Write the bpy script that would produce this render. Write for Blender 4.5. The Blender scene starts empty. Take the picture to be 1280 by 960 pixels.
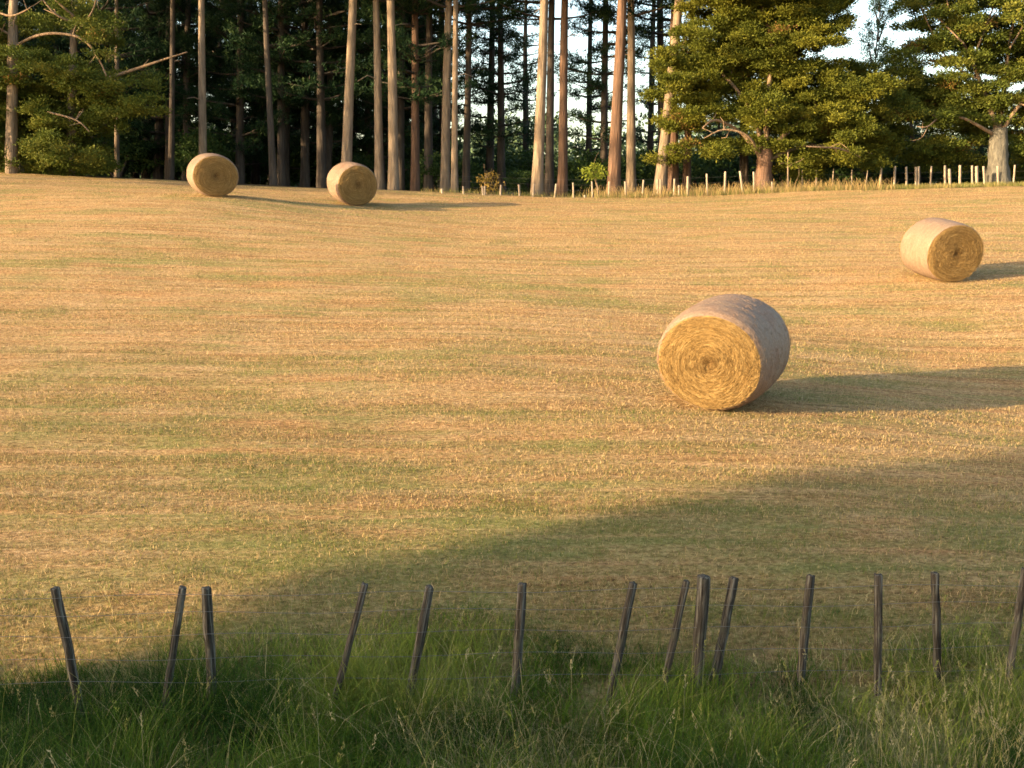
import bpy, math
import numpy as np
from mathutils import Vector
R = math.radians
rs = np.random.RandomState(7)

# ------------------------------------------------------------ camera, light, exposure
F, PITCH, ZC = 1244.0, R(10.7), 3.87         # focal length in photo pixels (1280 wide), tilt down, lens height
scene = bpy.context.scene
COL = scene.collection
cam_d = bpy.data.cameras.new('camera')
cam = bpy.data.objects.new('camera', cam_d); COL.objects.link(cam)
cam_d.sensor_width = 36.0; cam_d.lens = 36.0 * F / 1280.0
cam_d.clip_start = 0.05; cam_d.clip_end = 5000
cam.location = (0, 0, ZC); cam.rotation_euler = (R(90) - PITCH, 0, 0)
scene.camera = cam
SUN_EL = R(12.8); SUN_H = np.array([-0.899, -0.438])          # horizontal direction towards the sun
world = bpy.data.worlds.new('World'); scene.world = world; world.use_nodes = True
wn = world.node_tree.nodes; wl = world.node_tree.links
sky = wn.new('ShaderNodeTexSky'); sky.sky_type = 'NISHITA'; sky.sun_disc = False
sky.sun_elevation = SUN_EL; sky.sun_rotation = math.atan2(SUN_H[0], SUN_H[1]) % (2 * math.pi)
sky.altitude = 50; sky.air_density = 1.0; sky.dust_density = 2.2; sky.ozone_density = 0.6
wl.new(sky.outputs[0], wn['Background'].inputs[0]); wn['Background'].inputs[1].default_value = 0.15
sun_d = bpy.data.lights.new('sun', 'SUN'); sun_d.energy = 4.3; sun_d.angle = R(0.6); sun_d.color = (1.0, 0.73, 0.43)
sun = bpy.data.objects.new('sun', sun_d); COL.objects.link(sun)
sun.rotation_euler = Vector((-SUN_H[0] * math.cos(SUN_EL), -SUN_H[1] * math.cos(SUN_EL), -math.sin(SUN_EL))).to_track_quat('-Z', 'Y').to_euler()
vs = scene.view_settings
vs.view_transform = 'Standard'; vs.look = 'None'; vs.exposure = 2.0; vs.gamma = 1.0; vs.use_curve_mapping = False
scene.render.engine = 'CYCLES'
scene.cycles.max_bounces = 5; scene.cycles.diffuse_bounces = 3; scene.cycles.transmission_bounces = 4
scene.cycles.use_denoising = True; scene.cycles.denoiser = 'OPENIMAGEDENOISE'; scene.cycles.sample_clamp_indirect = 4; scene.cycles.filter_width = 1.6

# ------------------------------------------------------------ measuring helpers
def zv(v, Y):                                 # height that shows at photo row v at distance Y
    return ZC - Y * np.tan(PITCH + np.arctan((v - 480.0) / F))
def at(u, v, Y):
    z = zv(v, Y); dep = Y * math.cos(PITCH) + (ZC - z) * math.sin(PITCH)
    return np.array([(u - 640.0) / F * dep, Y, z])
def ppm(Y): return F / (Y * math.cos(PITCH))

_T = np.random.RandomState(3).rand(256, 256)
def vn(x, y, s=0):                            # value noise 0..1
    x = np.asarray(x, float) + s * 17.3; y = np.asarray(y, float) + s * 9.1
    xi = np.floor(x).astype(int); yi = np.floor(y).astype(int)
    fx = x - xi; fy = y - yi; fx = fx * fx * (3 - 2 * fx); fy = fy * fy * (3 - 2 * fy)
    a = _T[xi & 255, yi & 255]; b = _T[(xi + 1) & 255, yi & 255]; c = _T[xi & 255, (yi + 1) & 255]; d = _T[(xi + 1) & 255, (yi + 1) & 255]
    return (a * (1 - fx) + b * fx) * (1 - fy) + (c * (1 - fx) + d * fx) * fy
def sstep(a, b, x):
    t = np.clip((x - a) / (b - a), 0, 1); return t * t * (3 - 2 * t)

# ------------------------------------------------------------ the lie of the land
SL = 0.095
def plane(Y): return SL * (44 - np.log1p(np.exp((44 - np.asarray(Y, float)) / 2.0)) * 2.0)
_cp = []
for (u, v, Y) in [(885, 514, 12.4), (1280, 488, 15.0), (1175, 353, 21.5), (265, 247, 33.2), (445, 258, 36.4),
                  (-250, 205, 43), (0, 217, 43), (200, 227, 43), (300, 233, 43), (500, 241, 43), (640, 247, 43),
                  (750, 249, 43), (900, 246, 43), (1000, 241.5, 43), (1150, 238, 43), (1280, 235.5, 43), (1500, 235, 43)]:
    p = at(u, v, Y); _cp.append((p[0], p[1], p[2] - plane(p[1])))
    if Y == 43:
        _cp.append((p[0], 60, p[2] - plane(43) - 0.25))
for (x, y, d) in [(-5, 8, 0), (0, 8, 0), (5, 8, 0), (-10, 20, .2), (0, 20, 0), (-5, 14, 0.03), (0, 27, 0), (12, 30, 0), (-18, 28, .5), (-10, 10, 0), (12, 10, -.1), (20, 20, 0)]:
    _cp.append((x, y, d))
_cp = np.array(_cp)
def _ker(r2): return np.sqrt(r2 + 9.0)
_n = len(_cp)
_A = np.zeros((_n + 1, _n + 1))
_A[:_n, :_n] = _ker((_cp[:, None, 0] - _cp[None, :, 0]) ** 2 + (_cp[:, None, 1] - _cp[None, :, 1]) ** 2)
_A[:_n, _n] = 1; _A[_n, :_n] = 1
_W = np.linalg.solve(_A, np.append(_cp[:, 2], 0))
def H(X, Y):
    X = np.asarray(X, float); Y = np.asarray(Y, float)
    d = np.full(np.broadcast(X, Y).shape, _W[_n])
    for i in range(_n):
        d = d + _W[i] * _ker((X - _cp[i, 0]) ** 2 + (Y - _cp[i, 1]) ** 2)
    win = (1 - sstep(30, 70, np.abs(X))) * (1 - sstep(62, 110, Y)) * sstep(-10, 6, Y)
    z = plane(Y) + np.clip(d, -1.5, 1.5) * win
    z = z - 0.30 * np.exp(-((Y - 6.1) / 1.1) ** 2)                       # shallow ditch at the fence
    z = z + 2.25 * (1 - sstep(0.6, 4.3, Y)) + 0.9 * sstep(0, -12, Y) * 1.0       # bank the photographer stands on
    z = z + 0.05 * (vn(X * .35, Y * .35, 1) - .5) + 0.03 * (vn(X * 1.1, Y * 1.1, 2) - .5)
    return z
def green(X, Y):                               # where the mown field is greener (0 dry .. 1 green)
    yr = Y + 0.06 * X + 0.4 * (vn(X * .08, Y * .08, 8) - .5)
    g = .22 * vn(X * .22, yr * .75, 3) + .40 * vn(X * 1.1, yr * 2.6, 4) + .20 * vn(X * .10, yr * 2.0, 5) + .18 * vn(X * 2.6, yr * 5.0, 12)
    g = sstep(.42, .70, g)
    near = 1 - sstep(6.5, 13, Y + .12 * X - .35)
    return np.clip(g * .52 + near * (.05 + .40 * vn(X * .5, Y * 1.2, 6)) + (1 - sstep(6.4, 7.9, Y + .25 * np.sin(X * 1.3))) * .45, 0, 1)

# ------------------------------------------------------------ mesh and tagging helpers
class MB:
    def __init__(s): s.V = []; s.F = []; s.T = []; s.n = 0
    def add(s, V, Fs, tint=0.5):
        V = np.asarray(V, float).reshape(-1, 3); Fs = np.asarray(Fs, int)
        s.V.append(V); s.F.append(Fs + s.n); s.n += len(V)
        s.T.append(np.broadcast_to(np.asarray(tint, float), (len(V),)).copy())
        return s
    def mesh(s, name, mat, smooth=False):
        me = bpy.data.meshes.new(name)
        V = np.concatenate(s.V); T = np.concatenate(s.T)
        me.vertices.add(len(V)); me.vertices.foreach_set('co', V.astype(np.float32).ravel())
        lt = np.concatenate([np.full(len(f), f.shape[1]) for f in s.F]); li = np.concatenate([f.ravel() for f in s.F])
        me.loops.add(len(li)); me.loops.foreach_set('vertex_index', li.astype(np.int32))
        me.polygons.add(len(lt)); st = np.concatenate([[0], np.cumsum(lt)[:-1]])
        me.polygons.foreach_set('loop_start', st.astype(np.int32)); me.polygons.foreach_set('loop_total', lt.astype(np.int32))
        if smooth: me.polygons.foreach_set('use_smooth', np.ones(len(lt), bool))
        a = me.attributes.new('tint', 'FLOAT', 'POINT'); a.data.foreach_set('value', T.astype(np.float32))
        me.materials.append(mat); me.update(); me.validate()
        return me
def two(name, a, ma, b, mb_):
    na = sum(len(f) for f in a.F); c = MB(); c.V = a.V + b.V; c.T = a.T + b.T; c.F = a.F + [f + a.n for f in b.F]
    me = c.mesh(name, ma); me.materials.append(mb_)
    mi = np.zeros(len(me.polygons), np.int32); mi[na:] = 1; me.polygons.foreach_set('material_index', mi); return me
def link(name, me, parent=None):
    o = bpy.data.objects.new(name, me); COL.objects.link(o); o.parent = parent; return o
def tag(o, label=None, cat=None, group=None, kind=None):
    for k, x in (('label', label), ('category', cat), ('group', group), ('kind', kind)):
        if x: o[k] = x
    return o
def empty(name, loc, rot=(0, 0, 0)):
    o = bpy.data.objects.new(name, None); COL.objects.link(o); o.location = [float(c) for c in loc]; o.rotation_euler = rot
    o.empty_display_size = .2; return o
def copy_tree(o):
    c = o.copy(); COL.objects.link(c)
    for ch in list(o.children):
        d = ch.copy(); COL.objects.link(d); d.parent = c
    return c

def tube(mb, path, rad, n=8, tint=.5, rough=0.0, rnd=rs, cap=True):
    P = np.array(path, float); m = len(P); rad = np.broadcast_to(np.array(rad, float), (m,))
    T = np.gradient(P, axis=0); T /= np.linalg.norm(T, axis=1)[:, None] + 1e-9
    ref = np.array([0, 0, 1.0]) if abs(T[:, 2]).mean() < .8 else np.array([1.0, 0, 0])
    A = np.cross(T, ref); A /= np.linalg.norm(A, axis=1)[:, None]; B = np.cross(T, A)
    th = np.linspace(0, 2 * np.pi, n, endpoint=False)
    rr = rad[:, None] * (1 + rough * rnd.randn(m, n))
    V = P[:, None] + rr[..., None] * (np.cos(th)[None, :, None] * A[:, None] + np.sin(th)[None, :, None] * B[:, None])
    i = np.arange(m - 1)[:, None] * n + np.arange(n)[None]; j = np.arange(m - 1)[:, None] * n + (np.arange(n)[None] + 1) % n
    Fq = np.stack([i, j, j + n, i + n], -1).reshape(-1, 4)
    mb.add(V.reshape(-1, 3), Fq, tint)
    if cap:
        mb.F.append((np.arange(n)[::-1] + (m - 1) * n + mb.n - m * n)[None, ::-1])
def smooth_path(pts, k=4):
    P = np.array(pts, float); out = []
    for i in range(len(P) - 1):
        a, b = P[i], P[i + 1]; p = P[max(i - 1, 0)]; q = P[min(i + 2, len(P) - 1)]
        for t in np.linspace(0, 1, k, endpoint=False):
            out.append(.5 * ((2 * a) + (-p + b) * t + (2 * p - 5 * a + 4 * b - q) * t * t + (-p + 3 * a - 3 * b + q) * t ** 3))
    out.append(P[-1]); return np.array(out)
def unit(v): return v / (np.linalg.norm(v, axis=-1, keepdims=True) + 1e-9)
def leaves(mb, C, D, ln, wd, tint, rnd=rs):    # diamond leaves at C pointing along D
    n = len(C); D = unit(D); S = unit(np.cross(D, rnd.randn(n, 3)))
    ln = np.broadcast_to(ln, (n,))[:, None]; wd = np.broadcast_to(wd, (n,))[:, None]
    V = np.stack([C, C + D * ln * .55 + S * wd * .5, C + D * ln, C + D * ln * .5 - S * wd * .5], 1)
    mb.add(V.reshape(-1, 3), np.arange(4 * n).reshape(n, 4), np.repeat(np.broadcast_to(tint, (n,)), 4))
def needles(mb, C, D, ln, wd, tint, rnd=rs):   # slim triangles
    n = len(C); D = unit(D); S = unit(np.cross(D, rnd.randn(n, 3)))
    ln = np.broadcast_to(ln, (n,))[:, None]; wd = np.broadcast_to(wd, (n,))[:, None]
    V = np.stack([C - S * wd * .5, C + S * wd * .5, C + D * ln], 1)
    mb.add(V.reshape(-1, 3), np.arange(3 * n).reshape(n, 3), np.repeat(np.broadcast_to(tint, (n,)), 3))
def blades(mb, P, h, w, az, bend, segs, tint, tip=0.05):
    n = len(P); L = segs + 1
    d = np.stack([np.cos(az), np.sin(az), np.zeros(n)], 1); s = np.stack([-np.sin(az), np.cos(az), np.zeros(n)], 1)
    tw = rs.rand(n) * np.pi; s2 = s * np.cos(tw)[:, None] + d * np.sin(tw)[:, None]
    rows = []
    for k in range(L):
        t = k / segs
        c = P + d * (bend * h * t * t)[:, None] + np.array([0, 0, 1.0]) * (h * (t - .35 * np.minimum(bend, 1.2) * t * t))[:, None]
        ww = (w * (1 - (1 - tip) * t ** 1.3) * .5)[:, None]
        rows += [c - s2 * ww, c + s2 * ww]
    V = np.stack(rows, 1).reshape(-1, 3)
    base = np.arange(n)[:, None] * (2 * L)
    q = np.concatenate([base + np.array([2 * k, 2 * k + 1, 2 * k + 3, 2 * k + 2]) for k in range(segs)], 0)
    mb.add(V, q, np.repeat(tint, 2 * L))

# ------------------------------------------------------------ materials
def new_mat(name):
    m = bpy.data.materials.new(name); m.use_nodes = True
    nt = m.node_tree; return m, nt.nodes, nt.links, nt.nodes['Principled BSDF']
def ramp(nd, lk, src, stops):
    r = nd.new('ShaderNodeValToRGB'); e = r.color_ramp.elements
    while len(e) < len(stops): e.new(.5)
    for k, (p, c) in enumerate(stops): e[k].position = p; e[k].color = (*c, 1)
    lk.new(src, r.inputs[0]); return r.outputs[0]
def noise(nd, lk, vec, scale, detail=4, rough=.6):
    n = nd.new('ShaderNodeTexNoise'); n.inputs['Scale'].default_value = scale; n.inputs['Detail'].default_value = detail; n.inputs['Roughness'].default_value = rough
    lk.new(vec, n.inputs['Vector']); return n.outputs['Fac']
def mapping(nd, lk, src, scale=(1, 1, 1), rot=(0, 0, 0)):
    m = nd.new('ShaderNodeMapping'); m.inputs['Scale'].default_value = scale; m.inputs['Rotation'].default_value = rot
    lk.new(src, m.inputs[0]); return m.outputs[0]
def mathn(nd, lk, op, a, b):
    m = nd.new('ShaderNodeMath'); m.operation = op
    for i, x in enumerate((a, b)):
        if hasattr(x, 'is_linked'): lk.new(x, m.inputs[i])
        else: m.inputs[i].default_value = x
    return m.outputs[0]
def mixc(nd, lk, fac, a, b, mode='MIX'):
    m = nd.new('ShaderNodeMix'); m.data_type = 'RGBA'; m.blend_type = mode
    for s, x in ((m.inputs[0], fac), (m.inputs[6], a), (m.inputs[7], b)):
        if hasattr(x, 'is_linked'): lk.new(x, s)
        elif isinstance(x, tuple): s.default_value = (*x, 1)
        else: s.default_value = x
    return m.outputs[2]
def bump(nd, lk, bs, h, strength, dist):
    b = nd.new('ShaderNodeBump'); b.inputs['Strength'].default_value = strength; b.inputs['Distance'].default_value = dist
    lk.new(h, b.inputs['Height']); lk.new(b.outputs[0], bs.inputs['Normal'])
def attr(nd, name='tint'):
    a = nd.new('ShaderNodeAttribute'); a.attribute_name = name; return a.outputs['Fac']
def leaf_mat(name, stops, trans=.3, rough=.6, spec=.1):
    m, nd, lk, bs = new_mat(name)
    c = ramp(nd, lk, attr(nd), stops)
    lk.new(c, bs.inputs['Base Color']); bs.inputs['Roughness'].default_value = rough; bs.inputs['Specular IOR Level'].default_value = spec
    t = nd.new('ShaderNodeBsdfTranslucent'); lk.new(c, t.inputs[0])
    mx = nd.new('ShaderNodeMixShader'); mx.inputs[0].default_value = trans
    lk.new(bs.outputs[0], mx.inputs[1]); lk.new(t.outputs[0], mx.inputs[2]); lk.new(mx.outputs[0], nd['Material Output'].inputs[0])
    return m
def bark_mat(name, a, b, scale=6, stretch=.18):
    m, nd, lk, bs = new_mat(name)
    tc = nd.new('ShaderNodeTexCoord').outputs['Object']
    n = noise(nd, lk, mapping(nd, lk, tc, (1, 1, stretch)), scale, 6, .65)
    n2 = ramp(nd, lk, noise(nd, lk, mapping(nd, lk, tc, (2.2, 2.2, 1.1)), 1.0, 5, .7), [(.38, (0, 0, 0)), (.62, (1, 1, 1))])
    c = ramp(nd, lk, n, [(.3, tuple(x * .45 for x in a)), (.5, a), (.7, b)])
    c = mixc(nd, lk, mathn(nd, lk, 'MULTIPLY', n2, .6), c, tuple(.42 * x + .02 for x in b))  # broad darker blotches imitate dappled sun and shade in the bark colour
    lk.new(c, bs.inputs['Base Color']); bs.inputs['Roughness'].default_value = .9; bs.inputs['Specular IOR Level'].default_value = .15
    bump(nd, lk, bs, n, 1.0, .12); return m

M = {}
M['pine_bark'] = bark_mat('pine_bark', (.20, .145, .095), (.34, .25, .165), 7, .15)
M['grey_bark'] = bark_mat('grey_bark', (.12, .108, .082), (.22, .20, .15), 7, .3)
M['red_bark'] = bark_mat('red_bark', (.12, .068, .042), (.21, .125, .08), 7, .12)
M['dark_bark'] = bark_mat('dark_bark', (.065, .05, .037), (.12, .09, .065), 6, .15)  # pine bark darkened, so the shade on dim trunks is in the colour
M['limb'] = bark_mat('limb', (.22, .145, .085), (.36, .25, .15), 8, .5)
M['pine_leaf'] = leaf_mat('pine_leaf', [(0, (.012, .030, .012)), (.5, (.024, .052, .018)), (1, (.05, .08, .025))], .12)
M['cypress_leaf'] = leaf_mat('cypress_leaf', [(0, (.03, .045, .008)), (.5, (.085, .095, .012)), (.86, (.15, .145, .018)), (1, (.17, .10, .03))], .2)
M['broad_leaf'] = leaf_mat('broad_leaf', [(0, (.03, .05, .010)), (.55, (.085, .105, .016)), (.85, (.15, .145, .025)), (1, (.20, .12, .03))], .22)
M['shrub_leaf'] = leaf_mat('shrub_leaf', [(0, (.02, .04, .012)), (.6, (.045, .08, .02)), (1, (.08, .11, .03))], .2)
M['bright_leaf'] = leaf_mat('bright_leaf', [(0, (.08, .12, .012)), (1, (.20, .22, .03))], .3)
M['rust_leaf'] = leaf_mat('rust_leaf', [(0, (.12, .09, .02)), (1, (.30, .20, .05))], .3)
M['far_leaf'] = leaf_mat('far_leaf', [(0, (.04, .07, .035)), (1, (.09, .13, .06))], .1)
M['straw_stub'] = leaf_mat('straw_stub', [(0, (.055, .10, .014)), (.28, (.17, .18, .035)), (.42, (.24, .165, .065)), (.75, (.49, .335, .15)), (1, (.66, .49, .26))], .25)
M['tall_grass'] = leaf_mat('tall_grass', [(0, (.018, .048, .006)), (.4, (.08, .135, .013)), (.7, (.21, .25, .032)), (.85, (.33, .27, .09)), (1, (.52, .41, .21))], .35, .6, .1)
M['verge'] = leaf_mat('verge', [(0, (.07, .11, .02)), (.4, (.19, .17, .055)), (1, (.38, .25, .11))], .3)

m, nd, lk, bs = new_mat('ground'); M['ground'] = m
pos = nd.new('ShaderNodeNewGeometry').outputs['Position']
fine = noise(nd, lk, mapping(nd, lk, pos, (9, 16, 9)), 1.6, 8, .78)
mid = noise(nd, lk, mapping(nd, lk, pos, (.5, 2.2, 1), (0, 0, R(-4))), 1.2, 5, .62)
streak = noise(nd, lk, mapping(nd, lk, pos, (.10, 3.4, 1), (0, 0, R(-5))), 1.3, 4, .7)
dry = ramp(nd, lk, fine, [(.34, (.075, .05, .022)), (.45, (.30, .195, .09)), (.56, (.50, .34, .165)), (.68, (.74, .53, .30))])
dry = mixc(nd, lk, ramp(nd, lk, mid, [(.4, (0, 0, 0)), (.65, (1, 1, 1))]), dry, mixc(nd, lk, 1.0, dry, (.95, .80, .70), 'MULTIPLY'))
grn = ramp(nd, lk, fine, [(.32, (.075, .075, .022)), (.5, (.21, .195, .06)), (.68, (.40, .34, .14))])
g = attr(nd)
gf = mathn(nd, lk, 'ADD', g, mathn(nd, lk, 'MULTIPLY', mathn(nd, lk, 'SUBTRACT', streak, .5), 2.4))
gf = mathn(nd, lk, 'ADD', gf, mathn(nd, lk, 'MULTIPLY', mathn(nd, lk, 'SUBTRACT', fine, .5), .9))
st2 = noise(nd, lk, mapping(nd, lk, pos, (.16, 5.5, 1), (0, 0, R(-5))), 1.1, 5, .75)
dry = mixc(nd, lk, 1.0, dry, ramp(nd, lk, st2, [(.32, (.62, .58, .50)), (.5, (1, .98, .95)), (.68, (1.22, 1.2, 1.2))]), 'MULTIPLY')
col = mixc(nd, lk, ramp(nd, lk, gf, [(.05, (0, 0, 0)), (.9, (1, 1, 1))]), dry, grn)
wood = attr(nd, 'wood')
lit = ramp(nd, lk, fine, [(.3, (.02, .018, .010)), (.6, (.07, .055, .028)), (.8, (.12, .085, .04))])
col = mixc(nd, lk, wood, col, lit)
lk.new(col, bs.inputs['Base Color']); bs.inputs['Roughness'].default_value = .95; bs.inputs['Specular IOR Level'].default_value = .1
bump(nd, lk, bs, mathn(nd, lk, 'ADD', fine, mathn(nd, lk, 'MULTIPLY', mid, .8)), 1.0, .06)

m, nd, lk, bs = new_mat('weathered_wood'); M['weathered_wood'] = m
tc = nd.new('ShaderNodeTexCoord').outputs['Object']
n = noise(nd, lk, mapping(nd, lk, tc, (60, 60, 2.5)), 1, 6, .7); n2 = noise(nd, lk, tc, 5, 4)
c = ramp(nd, lk, n, [(.36, (.018, .014, .010)), (.5, (.065, .052, .038)), (.64, (.20, .175, .135))])
c = mixc(nd, lk, ramp(nd, lk, n2, [(.55, (0, 0, 0)), (.75, (.8, .8, .8))]), c, (.10, .10, .06))
lk.new(c, bs.inputs['Base Color']); bs.inputs['Roughness'].default_value = .95; bs.inputs['Specular IOR Level'].default_value = .08; bump(nd, lk, bs, n, .8, .006)
m, nd, lk, bs = new_mat('pale_wood'); M['pale_wood'] = m
tc = nd.new('ShaderNodeTexCoord').outputs['Object']
n = noise(nd, lk, mapping(nd, lk, tc, (30, 30, 2)), 1, 5, .7)
lk.new(ramp(nd, lk, n, [(.3, (.16, .12, .08)), (.6, (.34, .265, .185))]), bs.inputs['Base Color']); bs.inputs['Roughness'].default_value = .9
m, nd, lk, bs = new_mat('wire'); M['wire'] = m
bs.inputs['Base Color'].default_value = (.16, .155, .145, 1); bs.inputs['Metallic'].default_value = .6; bs.inputs['Roughness'].default_value = .6

def bale_face_mat(name, k):
    m, nd, lk, bs = new_mat(name)
    tc = nd.new('ShaderNodeTexCoord').outputs['Object']
    sep = nd.new('ShaderNodeSeparateXYZ'); lk.new(tc, sep.inputs[0])
    r = mathn(nd, lk, 'SQRT', mathn(nd, lk, 'ADD', mathn(nd, lk, 'MULTIPLY', sep.outputs[0], sep.outputs[0]), mathn(nd, lk, 'MULTIPLY', sep.outputs[2], sep.outputs[2])), 0)
    a = mathn(nd, lk, 'ARCTAN2', sep.outputs[2], sep.outputs[0])
    cb = nd.new('ShaderNodeCombineXYZ')
    lk.new(mathn(nd, lk, 'ADD', mathn(nd, lk, 'MULTIPLY', r, 44), mathn(nd, lk, 'MULTIPLY', a, .35)), cb.inputs[0])
    lk.new(mathn(nd, lk, 'COSINE', a, 0), cb.inputs[1]); lk.new(mathn(nd, lk, 'SINE', a, 0), cb.inputs[2])
    rings = noise(nd, lk, cb.outputs[0], 1.5, 6, .75)
    fib = noise(nd, lk, tc, 45, 5, .8)
    f = mathn(nd, lk, 'ADD', mathn(nd, lk, 'MULTIPLY', rings, .62), mathn(nd, lk, 'MULTIPLY', fib, .38))
    s = [(.32, (.06, .032, .010)), (.44, (.18, .105, .033)), (.54, (.29, .185, .065)), (.66, (.46, .33, .145))]
    c = ramp(nd, lk, f, [(p, tuple(x * k for x in q)) for p, q in s])
    core = ramp(nd, lk, r, [(.02, (.55, .50, .45)), (.20, (1, 1, 1))])
    c = mixc(nd, lk, 1.0, c, core, 'MULTIPLY')
    lk.new(c, bs.inputs['Base Color']); bs.inputs['Roughness'].default_value = .85; bs.inputs['Specular IOR Level'].default_value = .2
    bump(nd, lk, bs, f, 1.0, .03); return m
M['bale_face'] = bale_face_mat('bale_face', 1.0)
m, nd, lk, bs = new_mat('bale_wrap'); M['bale_wrap'] = m
tc = nd.new('ShaderNodeTexCoord').outputs['Object']
w1 = noise(nd, lk, mapping(nd, lk, tc, (5, 90, 5)), 1, 6, .7)          # strands run round the bale
w2 = noise(nd, lk, tc, 38, 5, .8); w3 = noise(nd, lk, tc, 2.2, 3)
f = mathn(nd, lk, 'ADD', mathn(nd, lk, 'MULTIPLY', w1, .5), mathn(nd, lk, 'MULTIPLY', w2, .5))
c = ramp(nd, lk, f, [(.34, (.085, .052, .030)), (.47, (.17, .113, .072)), (.58, (.245, .17, .112)), (.70, (.38, .285, .205))])
c = mixc(nd, lk, ramp(nd, lk, w3, [(.45, (0, 0, 0)), (.7, (1, 1, 1))]), c, mixc(nd, lk, 1.0, c, (1.0, .86, .80), 'MULTIPLY'))
lk.new(c, bs.inputs['Base Color']); bs.inputs['Roughness'].default_value = .7; bs.inputs['Specular IOR Level'].default_value = .3
bump(nd, lk, bs, f, .9, .02)

# ------------------------------------------------------------ the ground, one sheet to the horizon
def axis(a, b, fine_a, fine_b, step, growth=1.16):
    xs = list(np.arange(fine_a, fine_b + 1e-6, step)); s = step; x = fine_b
    while x < b: s *= growth; x += s; xs.append(x)
    s = step; x = fine_a; lo = []
    while x > a: s *= growth; x -= s; lo.append(x)
    return np.array(lo[::-1] + xs)
gx = axis(-2500, 2500, -24, 24, .3); gy = axis(-600, 3500, 2, 48, .25)
GX, GY = np.meshgrid(gx, gy, indexing='ij')
GZ = H(GX, GY)
nx, ny = len(gx), len(gy)
idx = np.arange(nx * ny).reshape(nx, ny)
mb = MB(); mb.add(np.stack([GX, GY, GZ], -1), np.stack([idx[:-1, :-1], idx[1:, :-1], idx[1:, 1:], idx[:-1, 1:]], -1).reshape(-1, 4), green(GX, GY).ravel())
gme = mb.mesh('field', M['ground'], True)
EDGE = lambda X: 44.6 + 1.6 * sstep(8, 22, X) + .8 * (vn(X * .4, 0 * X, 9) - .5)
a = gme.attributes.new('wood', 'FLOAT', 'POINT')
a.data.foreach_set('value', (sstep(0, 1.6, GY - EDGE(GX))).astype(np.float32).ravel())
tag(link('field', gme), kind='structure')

# ------------------------------------------------------------ mown stubble
N = 860000
uu = rs.rand(N); a0, b0 = 6.7, 43.8; k = -.25
Yb = (a0 ** k + uu * (b0 ** k - a0 ** k)) ** (1 / k)
Xb = (rs.rand(N) * 2 - 1) * (.56 * Yb + 1.2)
gg = green(Xb, Yb)
keep = rs.rand(N) < (.15 + .55 * vn(Xb * 1.3, Yb * 2.6, 11) + .9 * sstep(.35, .75, vn(Xb * .16, (Yb + .09 * Xb) * 4.2, 13)) * (Yb > 9))
Xb, Yb, gg = Xb[keep], Yb[keep], gg[keep]; n = len(Xb)
isg = rs.rand(n) < (.08 + .55 * gg)
tn = np.where(isg, rs.rand(n) * .34, .38 + .55 * rs.rand(n) ** 1.3)
hh = np.where(isg, .025 + .04 * rs.rand(n), .015 + .032 * rs.rand(n)) * (1 + .6 * (1 - sstep(6.7, 8.5, Yb)))
flat = rs.rand(n) < .45
bend = np.where(flat, 1.2 + 2.2 * rs.rand(n), .2 + .5 * rs.rand(n))
mb = MB()
blades(mb, np.stack([Xb, Yb, H(Xb, Yb) - .004], 1), hh, .0025 + .00031 * Yb, rs.rand(n) * 6.283, bend, 1, tn, .2)
for (bu_, bv_, bY) in ((883, 519, 12.6), (1189, 353, 21.6), (270, 249, 33.4), (447, 259, 36.6)):   # loose straw shed round each bale
    c_ = at(bu_, bv_, bY); q = 1500; a_ = rs.rand(q) * 6.283; r0 = .55 + .75 * rs.rand(q) ** 1.5
    lx = c_[0] + .25 + np.cos(a_) * r0; ly = c_[1] + .55 + np.sin(a_) * r0
    blades(mb, np.stack([lx, ly, H(lx, ly) + .004], 1), .03 + .05 * rs.rand(q), np.full(q, .003 + .0003 * bY), rs.rand(q) * 6.283, 1.5 + 2 * rs.rand(q), 1, .6 + .4 * rs.rand(q), .3)
tag(link('stubble', mb.mesh('stubble', M['straw_stub'])), 'short mown grass stubble, straw coloured with green patches, across the field', 'stubble', kind='stuff')

# ------------------------------------------------------------ long grass along the near fence
mb = MB(); NT = 2600
cx = (rs.rand(NT) * 2 - 1) * 5.6; cy = 3.3 + 4.1 * rs.rand(NT) ** .8
edge = 7.0 + .55 * (vn(cx * .7, cx * 0, 21) - .5) * 2 + .25 * sstep(1, 4, cx)
ok = cy < edge; cx, cy, edge = cx[ok], cy[ok], edge[ok]
per = 46
tx = np.repeat(cx, per); ty = np.repeat(cy, per); n = len(tx)
sp = .07 + .05 * rs.rand(len(cx)); sp = np.repeat(sp, per)
px = tx + rs.randn(n) * sp; py = ty + rs.randn(n) * sp
lush = vn(px * .9, py * .9, 23)
taper = np.clip((7.5 - py) / 1.3, .16, 1)
ch = np.repeat(.45 + .95 * rs.rand(len(cx)), per)
hh = (.14 + .34 * rs.rand(n)) * (.5 + .9 * lush) * taper * ch
tn = np.clip(-.08 + .85 * vn(px * 1.8, py * 1.8, 24) + .36 * (rs.rand(n) - .5) + .35 * (vn(px * .6, py * .6, 28) > .66), 0, .72)
dead = rs.rand(n) < (.07 + .22 * (vn(px * 1.1, py * 1.1, 25) > .62) + .12 * sstep(2.0, 3.4, px)); tn[dead] = .8 + .2 * rs.rand(dead.sum())
az0 = np.repeat(rs.rand(len(cx)) * 6.283, per)
blades(mb, np.stack([px, py, H(px, py) - .01], 1), hh, .0035 + .0045 * rs.rand(n), az0 + rs.randn(n) * .9, .25 + 1.1 * rs.rand(n) ** 1.5, 4, tn)
tag(link('long_grass', mb.mesh('long_grass', M['tall_grass'])), 'lush long green grass growing along the near fence', 'grass', kind='stuff')
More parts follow.
